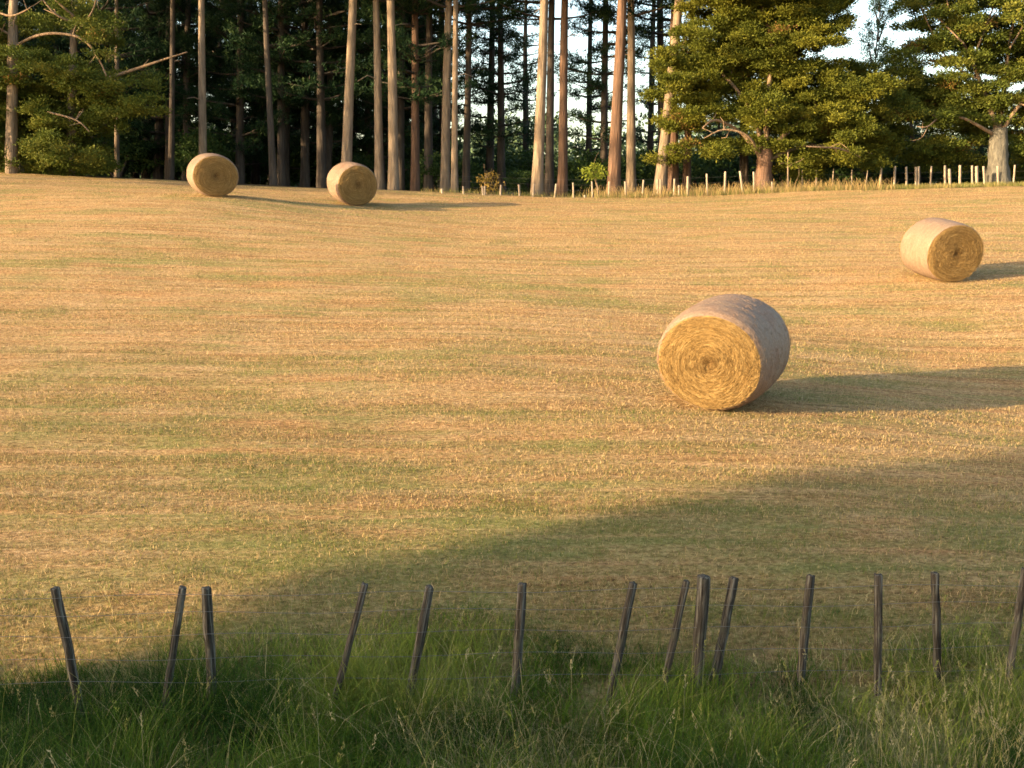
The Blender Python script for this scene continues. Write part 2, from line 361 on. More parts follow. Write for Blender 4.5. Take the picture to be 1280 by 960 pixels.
# flowering stems with pale seed heads
mb = MB(); n = 640
px = (rs.rand(n) * 2 - 1) * 5.0; py = 3.9 + 3.5 * rs.rand(n)
gold = rs.rand(n) < .35; px[gold] = 2.2 + 1.9 * rs.rand(gold.sum()); py[gold] = 4.8 + 1.2 * rs.rand(gold.sum())
z0 = H(px, py); hs = (.38 + .38 * rs.rand(n)) * np.clip((7.7 - py) / 1.3, .4, 1); az = rs.rand(n) * 6.283; bd = .1 + .45 * rs.rand(n)
tn = .72 + .28 * rs.rand(n)
blades(mb, np.stack([px, py, z0], 1), hs, np.full(n, .0028), az, bd, 4, tn, .7)
tip = np.stack([px + np.cos(az) * bd * hs, py + np.sin(az) * bd * hs, z0 + hs * (1 - .35 * bd)], 1)
for q in range(14):
    t = rs.rand(n) * .11
    c = tip - np.stack([np.cos(az) * t * bd, np.sin(az) * t * bd, t * .9], 1) + rs.randn(n, 3) * .004
    leaves(mb, c, np.stack([rs.randn(n) * .5 + np.cos(az) * .3, rs.randn(n) * .5, np.full(n, 1.2)], 1), .016 + .012 * rs.rand(n), .006, tn)
tag(link('seed_heads', mb.mesh('seed_heads', M['tall_grass'])), 'dry grass stems with pale seed heads above the long grass', 'grass', kind='stuff')
# tall golden grass along the far fence
mb = MB(); n = 26000
px = -4 + 32 * rs.rand(n); py = EDGE(px) - 1.0 + 3.2 * rs.rand(n)
dens = sstep(2, 6, px) * (.35 + .65 * vn(px * .9, py * .9, 31)); kp = rs.rand(n) < np.maximum(dens, .12); px, py = px[kp], py[kp]; n = len(px)
tall = (rs.rand(n) < .4) & (px < 17) & (px > 3)
hh = np.where(tall, .22 + .42 * rs.rand(n) ** 1.5, .08 + .2 * rs.rand(n))
tn = np.clip(np.where(tall, .5 + .5 * rs.rand(n), .5 * rs.rand(n) + .35 * vn(px, py * .5, 32)), 0, 1)
blades(mb, np.stack([px, py, H(px, py)], 1), hh, .010 + .014 * rs.rand(n), rs.rand(n) * 6.283, .1 + .5 * rs.rand(n), 2, tn, .4)
tag(link('verge_grass', mb.mesh('verge_grass', M['verge'])), 'tall golden grass growing along the far fence under the trees', 'grass', kind='stuff')

# ------------------------------------------------------------ round bales
def bale_meshes(a, b, L, seed):
    bu = {1: .12, 2: .045}.get(seed, .07); fk = 1 - bu - .015
    r_ = np.random.RandomState(seed)
    na = 160; th = np.linspace(0, 2 * np.pi, na, endpoint=False)
    def ring(k, amp=1.0):
        x = a * k * np.cos(th); z = b * k * np.sin(th)
        x = x * (1 + .035 * np.clip(-np.sin(th), 0, 1))
        z = np.maximum(z, -(b - .05)) if k > .5 else z
        return x, z
    lump = .012 * (vn(np.cos(th) * 2 + 5, np.sin(th) * 2 + 5, seed) - .5) * 2
    body = MB(); nl = 34; V = []
    for i in range(nl + 1):
        t = i / nl; y = -L / 2 + L * t; e = min(t, 1 - t) * L
        k = 1 - bu * math.exp(-e / .15) - .02 * math.exp(-e / .02) + .004 * math.sin(t * 40)
        x, z = ring(k); nn = .010 * (vn(th * 9 + 30, np.full(na, t * 14), seed + 1) - .5) + lump
        V.append(np.stack([x * (1 + nn), np.full(na, y), z * (1 + nn) + b], 1))
    V = np.concatenate(V); i = np.arange(nl)[:, None] * na + np.arange(na); j = np.arange(nl)[:, None] * na + (np.arange(na) + 1) % na
    body.add(V, np.stack([i, i + na, j + na, j], -1).reshape(-1, 4), .7)
    n = 2600; tt = r_.rand(n) * 2 * np.pi; yy = (r_.rand(n) - .5) * L * .98
    kq = 1 - bu * np.exp(-(L / 2 - np.abs(yy)) / .15); C = np.stack([a * kq * np.cos(tt), yy, b + b * kq * np.sin(tt)], 1); D = np.stack([-np.sin(tt) * a, r_.randn(n) * .25, np.cos(tt) * b], 1) + .12 * r_.randn(n, 3)
    ok = C[:, 2] > .05
    leaves(body, C[ok], D[ok], .03 + .05 * r_.rand(ok.sum()), .004, .5, r_)
    faces = []
    for s in (-1, 1):
        f = MB(); nr = 30; V = []
        for q in range(nr + 1):
            k = (q / nr) ** .8 * fk + 1e-4; x, z = ring(k)
            rr = np.full(na, k)
            dome = .035 * (1 - (k / fk) ** 4) - .03 * math.exp(-((k / .08) ** 2))
            bumps = .012 * (vn(th * 4 + k * 25, rr * 30, seed + 2) - .5) + .018 * (vn(np.cos(th) * k * 5 + 9, np.sin(th) * k * 5 + 9, seed + 3) - .5) * (k < .9)
            V.append(np.stack([x * (1 + lump * k), s * (L / 2 - .004 + dome + bumps), z * (1 + lump * k) + (0)], 1))
        V = np.concatenate(V); V[:, 2] = np.maximum(V[:, 2], -(b - .05))
        V[:, 2] = V[:, 2]
        i = np.arange(nr)[:, None] * na + np.arange(na); j = np.arange(nr)[:, None] * na + (np.arange(na) + 1) % na
        Q = np.stack([i, j, j + na, i + na], -1).reshape(-1, 4)
        f.add(V, Q if s < 0 else Q[:, ::-1], .5)
        n = 8500; kk = np.sqrt(r_.rand(n)) * fk; tt = r_.rand(n) * 2 * np.pi
        C = np.stack([a * kk * np.cos(tt), np.full(n, s * (L / 2 + .02)) + s * .03 * (1 - kk ** 4) + s * .008 * r_.randn(n), b * kk * np.sin(tt)], 1)
        D = np.stack([-np.sin(tt) * a, s * (.10 * r_.randn(n) + .07), np.cos(tt) * b], 1) + .16 * r_.randn(n, 3) * np.array([1, .4, 1])
        ok = C[:, 2] > -(b - .06)
        leaves(f, C[ok], D[ok], .04 + .07 * r_.rand(ok.sum()), .0026 + .0022 * r_.rand(ok.sum()), .5, r_)
        faces.append(f.mesh('end_face', M['bale_face'], True))
    return body.mesh('wrapped_side', M['bale_wrap'], True), faces
def bale(u, v, Y, beta, a, b, L, seed, label, zz=0):
    p = at(u, v, Y); n = np.array([math.sin(R(beta)), -math.cos(R(beta))])
    c = p[:2] - n * L / 2; f0 = p[:2]; f1 = p[:2] - n * L
    z0, z1 = H(*f0), H(*f1)
    side = np.array([math.cos(R(beta)), math.sin(R(beta))]) * .5
    zl, zr = H(*(c - side)), H(*(c + side))
    e = empty('round_bale', (c[0], c[1], (z0 + z1) / 2 - .012 + zz)); e.rotation_euler = (math.atan2(z1 - z0, L) + (R(3) if seed == 1 else 0), -math.atan2(zr - zl, 1.0) * (.3 if seed == 2 else 1), R(beta)); e.rotation_mode = 'XYZ'
    body, faces = bale_meshes(a, b, L, seed)
    link('wrapped_side', body, e)
    for f in faces: o = link('end_face', f, e); o.location = (0, 0, b)
    tag(e, label, 'hay bale', 'round hay bales lying in the mown field'); return e
bale(881, 519, 12.4, -28, .765, .69, 1.38, 1, 'largest and nearest round hay bale with its golden coiled end turned to the viewer')
bale(1189, 353, 21.5, 11, .70, .645, 1.04, 2, 'round hay bale near the right edge of the field, showing its brown end')
bale(270, 248, 33.2, 26, .78, .70, 1.2, 3, 'leftmost round hay bale, high on the slope in front of the lone sunlit pine trunk')
bale(446, 259, 36.4, 27, .79, .755, 1.35, 4, 'far round hay bale with a shadow over the lower half of its end')

# ------------------------------------------------------------ near fence
def fence_post(parent, name, top, base, r, mat, square=True, label=None, seed=0):
    r_ = np.random.RandomState(seed)
    d = base - top; ln = np.linalg.norm(d); m = 9
    mb = MB(); P = np.stack([np.zeros(m), np.zeros(m), np.linspace(0, ln + .25, m)], 1)   # local, z up
    nn = 10 if not square else 8
    th = np.linspace(0, 2 * np.pi, nn, endpoint=False) + .3
    rad = np.full(nn, 1.0) if not square else np.array([1.12, .86, 1.12, .86] * 2)
    rot = r_.rand() * 3
    V = []
    for i, p in enumerate(P):
        k = 1 + .03 * r_.randn() * (i > 0) ; w = rad * r * k * (1 + .035 * r_.randn(nn))
        V.append(np.stack([np.cos(th + rot) * w + .0022 * r_.randn(), np.sin(th + rot) * w + .0022 * r_.randn(), np.full(nn, p[2])], 1))
    V[-1][:, 2] += .003 * r_.randn(nn)
    V.append(V[-1] * np.array([.86, .86, 1]) + np.array([0, 0, .006])); m += 1
    V = np.concatenate(V)
    i = np.arange(m - 1)[:, None] * nn + np.arange(nn); j = np.arange(m - 1)[:, None] * nn + (np.arange(nn) + 1) % nn
    mb.add(V, np.stack([i, j, j + nn, i + nn], -1).reshape(-1, 4)); mb.F.append((np.arange(nn) + (m - 1) * nn)[None])
    o = link(name, mb.mesh(name, mat), parent)
    up = Vector(unit(-d)); bpt = base + unit(d) * .25
    o.rotation_euler = up.to_track_quat('Z', 'Y').to_euler(); o.location = [float(x) for x in bpt - np.array(parent.location)]
    if label: o['label'] = label
    return o
nf = empty('post_and_wire_fence', (0, 6.35, float(H(0, 6.35))))
tag(nf, 'near wire fence with leaning weathered dark battens standing in the long grass', 'fence')
NP = [(70, 735, 95, 885, .024), (228, 735, 198, 925, .026), (258, 735, 263, 895, .026), (456, 731, 412, 900, .024), (537, 734, 505, 905, .026),
      (653, 730, 641, 905, .027), (791, 729, 757, 895, .024), (858, 727, 822, 900, .025), (917, 723, 888, 905, .026),
      (1013, 720, 1000, 890, .026), (1098, 719, 1092, 888, .027), (1169, 717, 1172, 870, .025), (1281, 712, 1255, 870, .026), (-70, 737, -85, 890, .025), (1390, 712, 1380, 870, .025)]
def fy(u): return 6.25 + .45 * u / 1280
tops = []
for i, (u0, v0, u1, v1, r) in enumerate(NP):
    r *= 1.14; Y = fy(u0); t = at(u0, v0, Y); b = at(u1, v1, Y); dy = .12 * rs.randn() * .5; b[1] += dy
    gz = float(H(b[0], b[1])); k = (t[2] - gz) / (t[2] - b[2]); b = t + (b - t) * k
    fence_post(nf, 'batten', t, b, r, M['weathered_wood'], True, None, 40 + i)
t = at(880, 721, fy(880)); b = at(867, 905, fy(880)); gz = float(H(b[0], b[1])); b = t + (b - t) * ((t[2] - gz) / (t[2] - b[2]))
fence_post(nf, 'post', t, b, .047, M['weathered_wood'], False, 'thick round main post between two thin battens', 77)
for q, hz in enumerate((.30, .47, .64, .80, .93)):
    mb = MB(); pts = []
    for u in np.linspace(-150, 1450, 30):
        Y = fy(u) - .028; p = at(u, 735 - 16 * u / 1280, Y); g0 = zv(905 - 20 * u / 1280, Y)
        pts.append(np.array([p[0], Y, g0 + (p[2] - g0) * hz + .012 * math.sin(u * .02 + q)]) - np.array(nf.location))
    tube(mb, pts, .0016, 5); link('wire', mb.mesh('wire', M['wire'], True), nf)

# ------------------------------------------------------------ far fence
ff = empty('post_and_wire_fence', (3, 44, float(H(3, 44))))
tag(ff, 'far wire fence of pale sunlit posts and battens running below the pine trees', 'fence')
s = 3.694
FP = [(300 + 932 / s, 236, 244), (300 + 1030 / s, 233, 245), (600 + 10 / s, 233, 246), (600 + 22 / s, 233, 246), (600 + 97 / s, 231.5, 246), (600 + 180 / s, 231, 247), (600 + 250 / s, 230, 248),
      (600 + 352 / s, 230, 249), (600 + 430 / s, 228.7, 249), (600 + 484 / s, 244, 249), (600 + 516 / s, 227, 249), (600 + 597 / s, 227, 249), (600 + 670 / s, 227, 249), (600 + 755 / s, 225, 248),
      (600 + 820 / s, 224, 248), (600 + 833 / s, 224, 248), (600 + 898 / s, 223.6, 247), (600 + 918 / s, 231.5, 247), (600 + 960 / s, 220.6, 247), (600 + 1047 / s, 217.4, 244), (600 + 1133 / s, 214.7, 242),
      (780 + 535 / s, 214, 241), (780 + 599 / s, 215, 238.5), (780 + 683 / s, 227.4, 238.5)]
for i, (u, v0, v1) in enumerate(FP):
    Y = 44.3 + .0025 * (u - 640); t = at(u, v0, Y); du = rs.randn() * .7
    if 924 < u < 926: du = 4
    b = at(u + du, v1, Y); b[2] = H(b[0], b[1])
    fence_post(ff, 'post', t, b, .042 if i % 3 else .05, M['pale_wood'], True, None, 200 + i)
for hz in (.35, .6, .85):
    mb = MB(); pts = []
    for u in np.linspace(545, 965, 25):
        Y = 44.25 + .0025 * (u - 640); p = at(u, 240, Y); pts.append(np.array([p[0], Y, float(H(p[0], Y)) + .9 * hz]) - np.array(ff.location))
    tube(mb, pts, .002, 4); link('wire', mb.mesh('wire', M['wire'], True), ff)
sf = empty('post_and_wire_fence', (20, 47, float(H(20, 47))))
tag(sf, 'grey post fence in shade at the foot of the broad tree on the right', 'fence')
s = 3.692
SP = [(780 + 823 / s, 211, .035), (780 + 888 / s, 212, .035), (780 + 967 / s, 211, .035), (780 + 1052 / s, 211, .035), (1020 + 165 / s, 211, .035), (1020 + 238 / s, 211, .035), (1020 + 302 / s, 208, .06), (1020 + 365 / s, 207, .06), (1020 + 416 / s, 208, .06), (1020 + 461 / s, 207, .06),
      (1020 + 474 / s, 206, .06), (1020 + 533 / s, 206, .05), (1020 + 595 / s, 206.5, .06), (1020 + 614 / s, 210, .085), (1020 + 665 / s, 206.7, .07), (1020 + 720 / s, 207, .06), (1020 + 741 / s, 206, .085),
      (1020 + 773 / s, 206.5, .06), (1020 + 838 / s, 206, .07), (1020 + 918 / s, 206, .05), (1300, 206, .06)]
for i, (u, v0, r) in enumerate(SP):
    Y = 47.2; t = at(u, v0 + 2.5 * rs.rand(), Y); b = at(u + rs.randn() * 1.2, 232, Y); r = r * .8; b[2] = H(b[0], b[1])
    fence_post(sf, 'post', t, b, r, M['pale_wood'], True, None, 300 + i)
for hz in (.4, .7):
    mb = MB(); pts = []
    for u in np.linspace(1000, 1310, 18):
        p = at(u, 240, 47.15); pts.append(np.array([p[0], 47.15, float(H(p[0], 47.15)) + 1.0 * hz]) - np.array(sf.location))
    tube(mb, pts, .002, 4); link('wire', mb.mesh('wire', M['wire'], True), sf)

# ------------------------------------------------------------ crowns
def pine_crown(seed, hb, Ht, reach, dens=1.0, needle=.24, nw=.05, up=.12):
    """whorled branches from hb to Ht round the local z axis"""
    r_ = np.random.RandomState(seed); mb = MB(); wood = MB()
    z = hb
    while z < Ht:
        f = (z - hb) / (Ht - hb)
        bl = reach * (1 - f) ** .7 * (.55 + .45 * min(1, f * 5 + .3)) + .4
        for q in range(r_.randint(3, 6)):
            if r_.rand() < .12: continue
            az = r_.rand() * 6.283; L = bl * (.55 + .6 * r_.rand()); d = np.array([math.cos(az), math.sin(az), 0])
            tt = np.linspace(0, 1, 6)
            P = np.array([0, 0, z]) + d * (L * tt)[:, None] + np.array([0, 0, 1]) * (L * (up * tt + (up + .05) * tt ** 2 - .10 * tt))[:, None] + r_.randn(6, 3) * .05 * tt[:, None] * L * .4
            tube(wood, P, np.linspace(.045 + .01 * L, .012, 6), 5, .5, 0, r_, False)
            nt = int(L * 7 * dens) + 2
            ncl = max(2, int(L * .9)); tc_ = .35 + .65 * np.sort(r_.rand(ncl)); tc_[-1] = 1.0
            for _ in range(nt):
                t = tc_[r_.randint(ncl)]; i = min(int(t * 5), 4); c = P[i] + (P[i + 1] - P[i]) * (t * 5 - i)
                off = r_.randn(3) * np.array([.26, .26, .13]) * (.6 + t * .4); c = c + off
                m = 15
                D = unit(r_.randn(m, 3) + d * .5 + np.array([0, 0, .35]))
                needles(mb, c + r_.randn(m, 3) * .10, D, needle * (.7 + .6 * r_.rand(m)), nw, np.clip(.35 + .3 * r_.randn() + .1 * r_.randn(m), 0, 1), r_)
        z += .55 + .4 * r_.rand()
    return two('crown', mb, M['pine_leaf'], wood, M['dark_bark'])
PC = {'high': [pine_crown(11, 8.5, 21, 3.6), pine_crown(12, 9.5, 22, 3.4)],
      'mid': [pine_crown(13, 4.5, 19, 3.3), pine_crown(14, 5.5, 20, 3.2)],
      'low': [pine_crown(15, 1.8, 16, 3.4, 1.15), pine_crown(16, 2.6, 17, 3.2, 1.15), pine_crown(19, 1.2, 14, 3.6, 1.2)],
      'sparse': [pine_crown(17, 3.0, 15, 2.4, .85), pine_crown(18, 3.5, 16, 2.2, .8)],
      'candle': [pine_crown(20, .8, 9.6, 1.0, 2.6, .2, .05, 1.3)]}
def pine(base, top_x, w, Htree, crown, label, group=None, mat='pine_bark', seed=0, stubs=1, flare=1.25, spin=None):
    r_ = np.random.RandomState(seed + 500)
    e = empty('pine_tree', base); tag(e, label, 'pine tree', group)
    mb = MB(); m = 16; t = np.linspace(0, 1, m)
    z = t * Htree - .3 * (t == 0)
    z9 = 8.5
    lean = (top_x - base[0]) / z9
    bx = lean * z + .06 * np.sin(t * 9 + seed) * t; by = .05 * np.sin(t * 7 + seed * 2) * t
    rad = w / 2 * (1 - .80 * t ** 1.1); rad[0] *= flare; rad[1] *= 1.03
    P = np.stack([bx, by, z], 1); tube(mb, P, rad, 14, .5, .035, r_)
    for q in range(stubs):
        zz = 2.5 + r_.rand() * 6; az = r_.rand() * 6.283; L = .4 + 1.1 * r_.rand(); b0 = np.array([lean * zz, 0, zz])
        tube(mb, [b0, b0 + np.array([math.cos(az) * L * .5, math.sin(az) * L * .5, L * .12]), b0 + np.array([math.cos(az) * L, math.sin(az) * L, L * .12 * r_.randn()])], [.03, .022, .01], 5)
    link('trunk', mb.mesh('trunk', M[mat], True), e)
    if crown:
        o = link('crown', crown, e)
        o.rotation_euler = (0, math.atan(lean), spin if spin is not None else r_.rand() * 6.283)
    return e
def gpt(u, Y): # ground point seen in column u at distance Y
    p = at(u, 235, Y); return np.array([p[0], Y, float(H(p[0], Y))])
def topx(u, Y): return at(u, 0, Y)[0] if True else 0

FRONT = [  # base u, top u, px width, Y, crown, label, bark
 (147, 146, 6, 50, 'mid', 'thin pine trunk just right of the bushy tree on the left', 'pine_bark'),
 (214, 217, 7.5, 50, 'high', 'slim dim grey pine trunk left of the leftmost bale', 'dark_bark'),
 (254, 253, 10, 47, 'high', 'sunlit straight pine trunk rising behind the leftmost bale', 'pine_bark'),
 (342, 331, 8.5, 49, 'high', 'slim pine trunk leaning left midway between the two far bales', 'dark_bark'),
 (352, 350, 10, 54, 'mid', 'dark pine trunk close behind the slim left leaning one', 'dark_bark'),
 (432, 441, 13, 47, 'high', 'thick sunlit pine trunk leaning right behind the second bale from the left', 'pine_bark'),
 (474, 470, 11, 47.5, 'high', 'pale pine trunk just right of the second bale, left one of two close pale trunks', 'pine_bark'),
 (492, 489, 13, 47, 'high', 'pale pine trunk right of the second bale, right one of two close pale trunks', 'pine_bark'),
 (519, 519, 11, 51, 'mid', 'dark reddish pine trunk right of the two pale trunks', 'red_bark'),
 (535, 536, 11, 54, 'high', 'dark pine trunk left of the first far fence post', 'dark_bark'),
 (556, 560, 12, 49, 'high', 'grey brown pine trunk standing at the first post of the far fence', 'pine_bark'),
 (568, 569, 8.5, 48, 'high', 'narrow pale pine trunk lit on its left edge beside the first far fence posts', 'pine_bark'),
 (582, 586, 9.5, 53, 'high', 'dark pine trunk left of the sky gap, above the second far fence post', 'dark_bark'),
 (671, 681, 14, 47, 'high', 'tall grey pine trunk standing alone in front at the middle of the tree line', 'pine_bark'),
 (686, 690, 11, 51, 'high', 'shaded pine trunk hidden partly behind the tall grey trunk in the middle', 'dark_bark'),
 (703, 706, 12, 50, 'high', 'brown pine trunk to the right of the tall grey trunk in the middle', 'red_bark'),
 (755, 757, 10, 54, 'sparse', 'dark pine trunk behind the small round headed young tree', 'dark_bark'),
 (767, 777, 16, 47.5, 'high', 'thickest reddish brown pine trunk, right of the small round headed young tree', 'red_bark'),
 (789, 789, 12, 50, 'high', 'greyish pine trunk right behind the thick reddish brown trunk', 'pine_bark'),
 (824, 849, 14, 47.5, 'high', 'sunlit pine trunk leaning right beside the left edge of the big cypress', 'pine_bark'),
 (829, 827, 11, 56, 'high', 'dark pine trunk seen against the sky above the far fence, left of the big cypress', 'dark_bark'),
]
for i, (u0, u1, w, Y, c, lab, mt) in enumerate(FRONT):
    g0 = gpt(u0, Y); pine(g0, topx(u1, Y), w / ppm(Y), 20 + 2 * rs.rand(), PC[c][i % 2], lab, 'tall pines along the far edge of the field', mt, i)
BACK = [(612, 62, 'sparse'), (627, 60, 'sparse'), (300, 55, 'low'), (381, 56, 'mid'), (402, 53, 'mid'), (233, 56, 'mid'), (500, 56, 'mid'), (460, 60, 'low'), (198, 58, 'low'), (657, 72, 'sparse'), (735, 66, 'sparse'), (812, 68, 'sparse')]
for i, (u, Y, c) in enumerate(BACK):
    lab = ('dark pine with sparse layered foliage against the sky behind the front trunks in the middle' if u > 580 else 'dim dark pine standing in the deep shade behind the front trunks on the left half')
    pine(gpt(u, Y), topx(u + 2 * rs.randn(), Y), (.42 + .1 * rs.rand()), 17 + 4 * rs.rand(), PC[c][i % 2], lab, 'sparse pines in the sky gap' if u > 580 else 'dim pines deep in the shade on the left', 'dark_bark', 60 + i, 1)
k = 0
for Y in (57, 63, 70, 79, 90):                     # deep rows of the plantation on the left
    for u in np.arange(-60, 570, 62 * 57 / Y + 6):
        uu_ = u + rs.randn() * 9; yy = Y + rs.randn() * 1.5
        if uu_ > 560: continue
        c = PC['low'][k % 3] if (k % 3) else PC['mid'][k % 2]
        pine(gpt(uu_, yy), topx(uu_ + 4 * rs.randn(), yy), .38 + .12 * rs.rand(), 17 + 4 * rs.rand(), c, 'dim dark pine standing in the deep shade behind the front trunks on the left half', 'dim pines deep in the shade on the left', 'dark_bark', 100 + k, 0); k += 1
for u, Y, in ((905, 66), (960, 70), (1010, 62), (1110, 66), (1150, 60), (1190, 68), (1235, 60), (1285, 66), (1330, 58)):
    pine(gpt(u, Y), topx(u, Y), .45, 14, PC['low'][k % 3], 'dark pine filling the shade behind the cypress and the broad tree on the right', 'dark pines behind the two big trees on the right', 'dark_bark', 100 + k, 2).scale = (.9, .9, .42); k += 1
for u, Y, sc, lab in ((1085, 70, 1.28, 'slender young conifer with upturned branches, tallest in the sky gap right of the cypress'), (1110, 76, .96, 'small upturned young conifer right of the tallest one in the sky gap'), (1055, 74, .8, 'small young conifer at the right edge of the cypress crown against the sky'), (1133, 80, 1.1, 'young conifer with spiky top beside the left edge of the broad tree')):
    g0 = gpt(u, Y); e = pine(g0, g0[0], .2, 9.6, PC['candle'][0], lab, 'young conifers in the sky gap', 'dark_bark', int(u), 0); e.scale = (sc * .8, sc * .8, sc)
# pines out of frame to the left and behind: they shade the wood and the foreground
for i, (x, y) in enumerate([(-37, 46), (-45, 42), (-29, 50), (-52, 38), (-62, 33), (-34, 55), (-44, 52), (-26, 54)] + [(-36 - 5 * (q % 3), 50 + 2.6 * q - .487 * (16 + 5 * (q % 3))) for q in range(13)]):
    pine(np.array([x, y, float(H(x, y))]), x + .2, .5, 20 + 2 * rs.rand(), PC['low'][i % 3], 'pine standing outside the left edge of the photo', 'pines outside the left edge', 'dark_bark', 300 + i, 2)

for i, (x, y) in enumerate([(-43, 29.5), (-46, 25)]):
    pine(np.array([x, y, float(H(x, y))]), x + .2, .4, 20, PC['high'][i], 'pine standing outside the left edge of the photo', 'pines outside the left edge', 'dark_bark', 330 + i, 0)

# ------------------------------------------------------------ trees built from limbs and foliage pads
def pad_points(c, rx, ry, rz, r_, nleaf, spread):
    K = max(5, int(3.6 * (rx * rz + ry * rz + rx * ry) + 3))
    d = unit(r_.randn(K, 3)); rr = .62 + .42 * r_.rand(K, 1)
    sub = c + d * rr * np.array([rx, ry, rz])
    w = r_.randint(0, K, nleaf)
    off = r_.randn(nleaf, 3) * spread * np.array([1.15, 1.15, .5])
    return sub[w] + off, unit(off + d[w] * spread * .8), w
def pad_tree(name, base, Y, pads, limbs, leafmat, woodmat, label, cat, seed, leaf=(.15, .075), cover=3.0, spread=.2, trunk=None, group=None, brown=.0, depth=1.0, pscale=1.0, lscale=1.0):
    r_ = np.random.RandomState(seed); e = empty(name, base); tag(e, label, cat, group); B = np.array(base)
    mb = MB(); k = ppm(Y)
    pads = list(pads) + [(p_[0] + r_.randn() * 8, p_[1] + r_.randn() * 5, p_[2] * .9, p_[3] * .95, 1.2 + 1.2 * r_.rand()) for p_ in pads if p_[2] > 12]
    for (u, v, ru, rv, *dd) in pads:
        dy = dd[0] if dd else r_.uniform(-1, 1) * depth; c = at(u, v, Y + dy) - B
        rx, rz = ru / k * pscale, rv / k * pscale; ry = .5 * (rx + max(rz, .6 * rx))
        nl = int(cover * math.pi * rx * rz / (leaf[0] * leaf[1] * .5)) + 20
        C, D, w = pad_points(c, rx, ry, rz, r_, nl, spread)
        D = unit(D + .55 * r_.randn(nl, 3) + np.array([0, 0, .35]))
        tw = r_.rand(w.max() + 1)[w]
        tn = np.clip(.2 + .45 * tw + .22 * r_.rand(nl), 0, .9); tn[(r_.rand(w.max() + 1) < brown)[w] & (r_.rand(nl) < .7)] = 1.0
        leaves(mb, C, D, leaf[0] * (.6 + .8 * r_.rand(nl)), leaf[1] * (.7 + .6 * r_.rand(nl)), tn, r_)
    link('crown', mb.mesh('crown', M[leafmat]), e)
    wd = MB()
    if trunk: 
        P = smooth_path([at(*q[:3]) - B for q in trunk], 4); rad = np.interp(np.linspace(0, 1, len(P)), np.linspace(0, 1, len(trunk)), [q[3] for q in trunk])
        P[0, 2] -= .2
        tube(wd, P, rad, 16, .5, .05, r_); link('trunk', wd.mesh('trunk', M[woodmat], True), e)
    for L in limbs:
        wd = MB(); P = smooth_path([at(*q[:3]) - B for q in L], 4); rad = np.interp(np.linspace(0, 1, len(P)), np.linspace(0, 1, len(L)), [q[3] * lscale for q in L])
        tube(wd, P, rad, 8, .5, .04, r_)
        for _ in range(3):                          # twigs
            i = r_.randint(len(P) // 2, len(P)); p = P[i]; t = unit(r_.randn(3) + np.array([0, 0, .4])) * (.4 + .5 * r_.rand())
            tube(wd, [p, p + t * .6 + r_.randn(3) * .05, p + t], [rad[i] * .6, rad[i] * .4, .008], 5, .5, 0, r_)
        link('limb', wd.mesh('limb', M['limb'], True), e)
    return e
Y = 46.5
MP = [(905, 18, 50, 24), (960, 10, 52, 30), (1015, 25, 40, 30), (1003, 60, 42, 24), (945, 58, 50, 26), (885, 55, 36, 24), (848, 86, 32, 18), (834, 108, 22, 13), (892, 98, 45, 22), (950, 102, 48, 22),
      (1010, 100, 42, 20), (1058, 96, 34, 18), (1086, 108, 26, 14), (868, 140, 30, 17), (908, 130, 36, 16), (960, 136, 42, 16), (1020, 132, 42, 16), (1065, 126, 34, 14), (982, 163, 34, 13), (1052, 160, 38, 12),
      (1082, 176, 26, 12), (872, 188, 26, 8), (828, 197, 16, 5), (905, 186, 16, 6), (935, 182, 26, 8), (992, 186, 24, 10), (1040, 192, 34, 9), (1080, 200, 28, 8), (955, 155, 22, 8), (842, 150, 18, 12),
      (950, -35, 90, 32), (1000, -75, 60, 30), (900, -30, 50, 25), (985, 35, 34, 20, 1.5), (920, 75, 40, 20, 1.5), (1030, 150, 45, 20, 2.0), (1060, 185, 50, 16, 2.5), (1000, 210, 30, 9, 1.5)]
pad_tree('cypress_tree', gpt(945, Y), Y, MP,
 [[(950, 195, Y, .20), (925, 165, Y, .15), (895, 150, Y - .6, .11), (878, 160, Y - 1, .05)], [(953, 190, Y, .24), (940, 140, Y, .18), (900, 90, Y + .5, .12), (850, 60, Y + 1, .05)],
  [(957, 185, Y, .26), (960, 120, Y, .2), (965, 60, Y, .14), (950, 0, Y, .08)], [(960, 190, Y, .22), (1000, 150, Y + .4, .15), (1040, 120, Y + .8, .10), (1080, 100, Y + .8, .04)],
  [(960, 200, Y, .18), (1000, 184, Y + .6, .12), (1045, 182, Y + .8, .08), (1090, 192, Y + .8, .04)], [(950, 195, Y, .15), (935, 170, Y - .8, .1), (905, 162, Y - 1, .08), (880, 173, Y - 1.2, .03)],
  [(1008, 183, Y - 2.4, .05), (1025, 184, Y - 2.3, .06), (1050, 186, Y - 1.6, .08), (1075, 196, Y - 1, .06)], [(955, 150, Y, .14), (985, 110, Y + .6, .1), (1010, 60, Y + 1, .06)]],
 'cypress_leaf', 'red_bark', 'big spreading sunlit cypress with olive green foliage and a short reddish trunk', 'cypress tree', 1, (.115, .05), 7.0, .18,
 [(955, 240, Y, .44), (955, 215, Y, .34), (956, 198, Y, .36), (957, 180, Y, .28)], None, .02, 1.0, 1.2, .55)
Y = 43.5
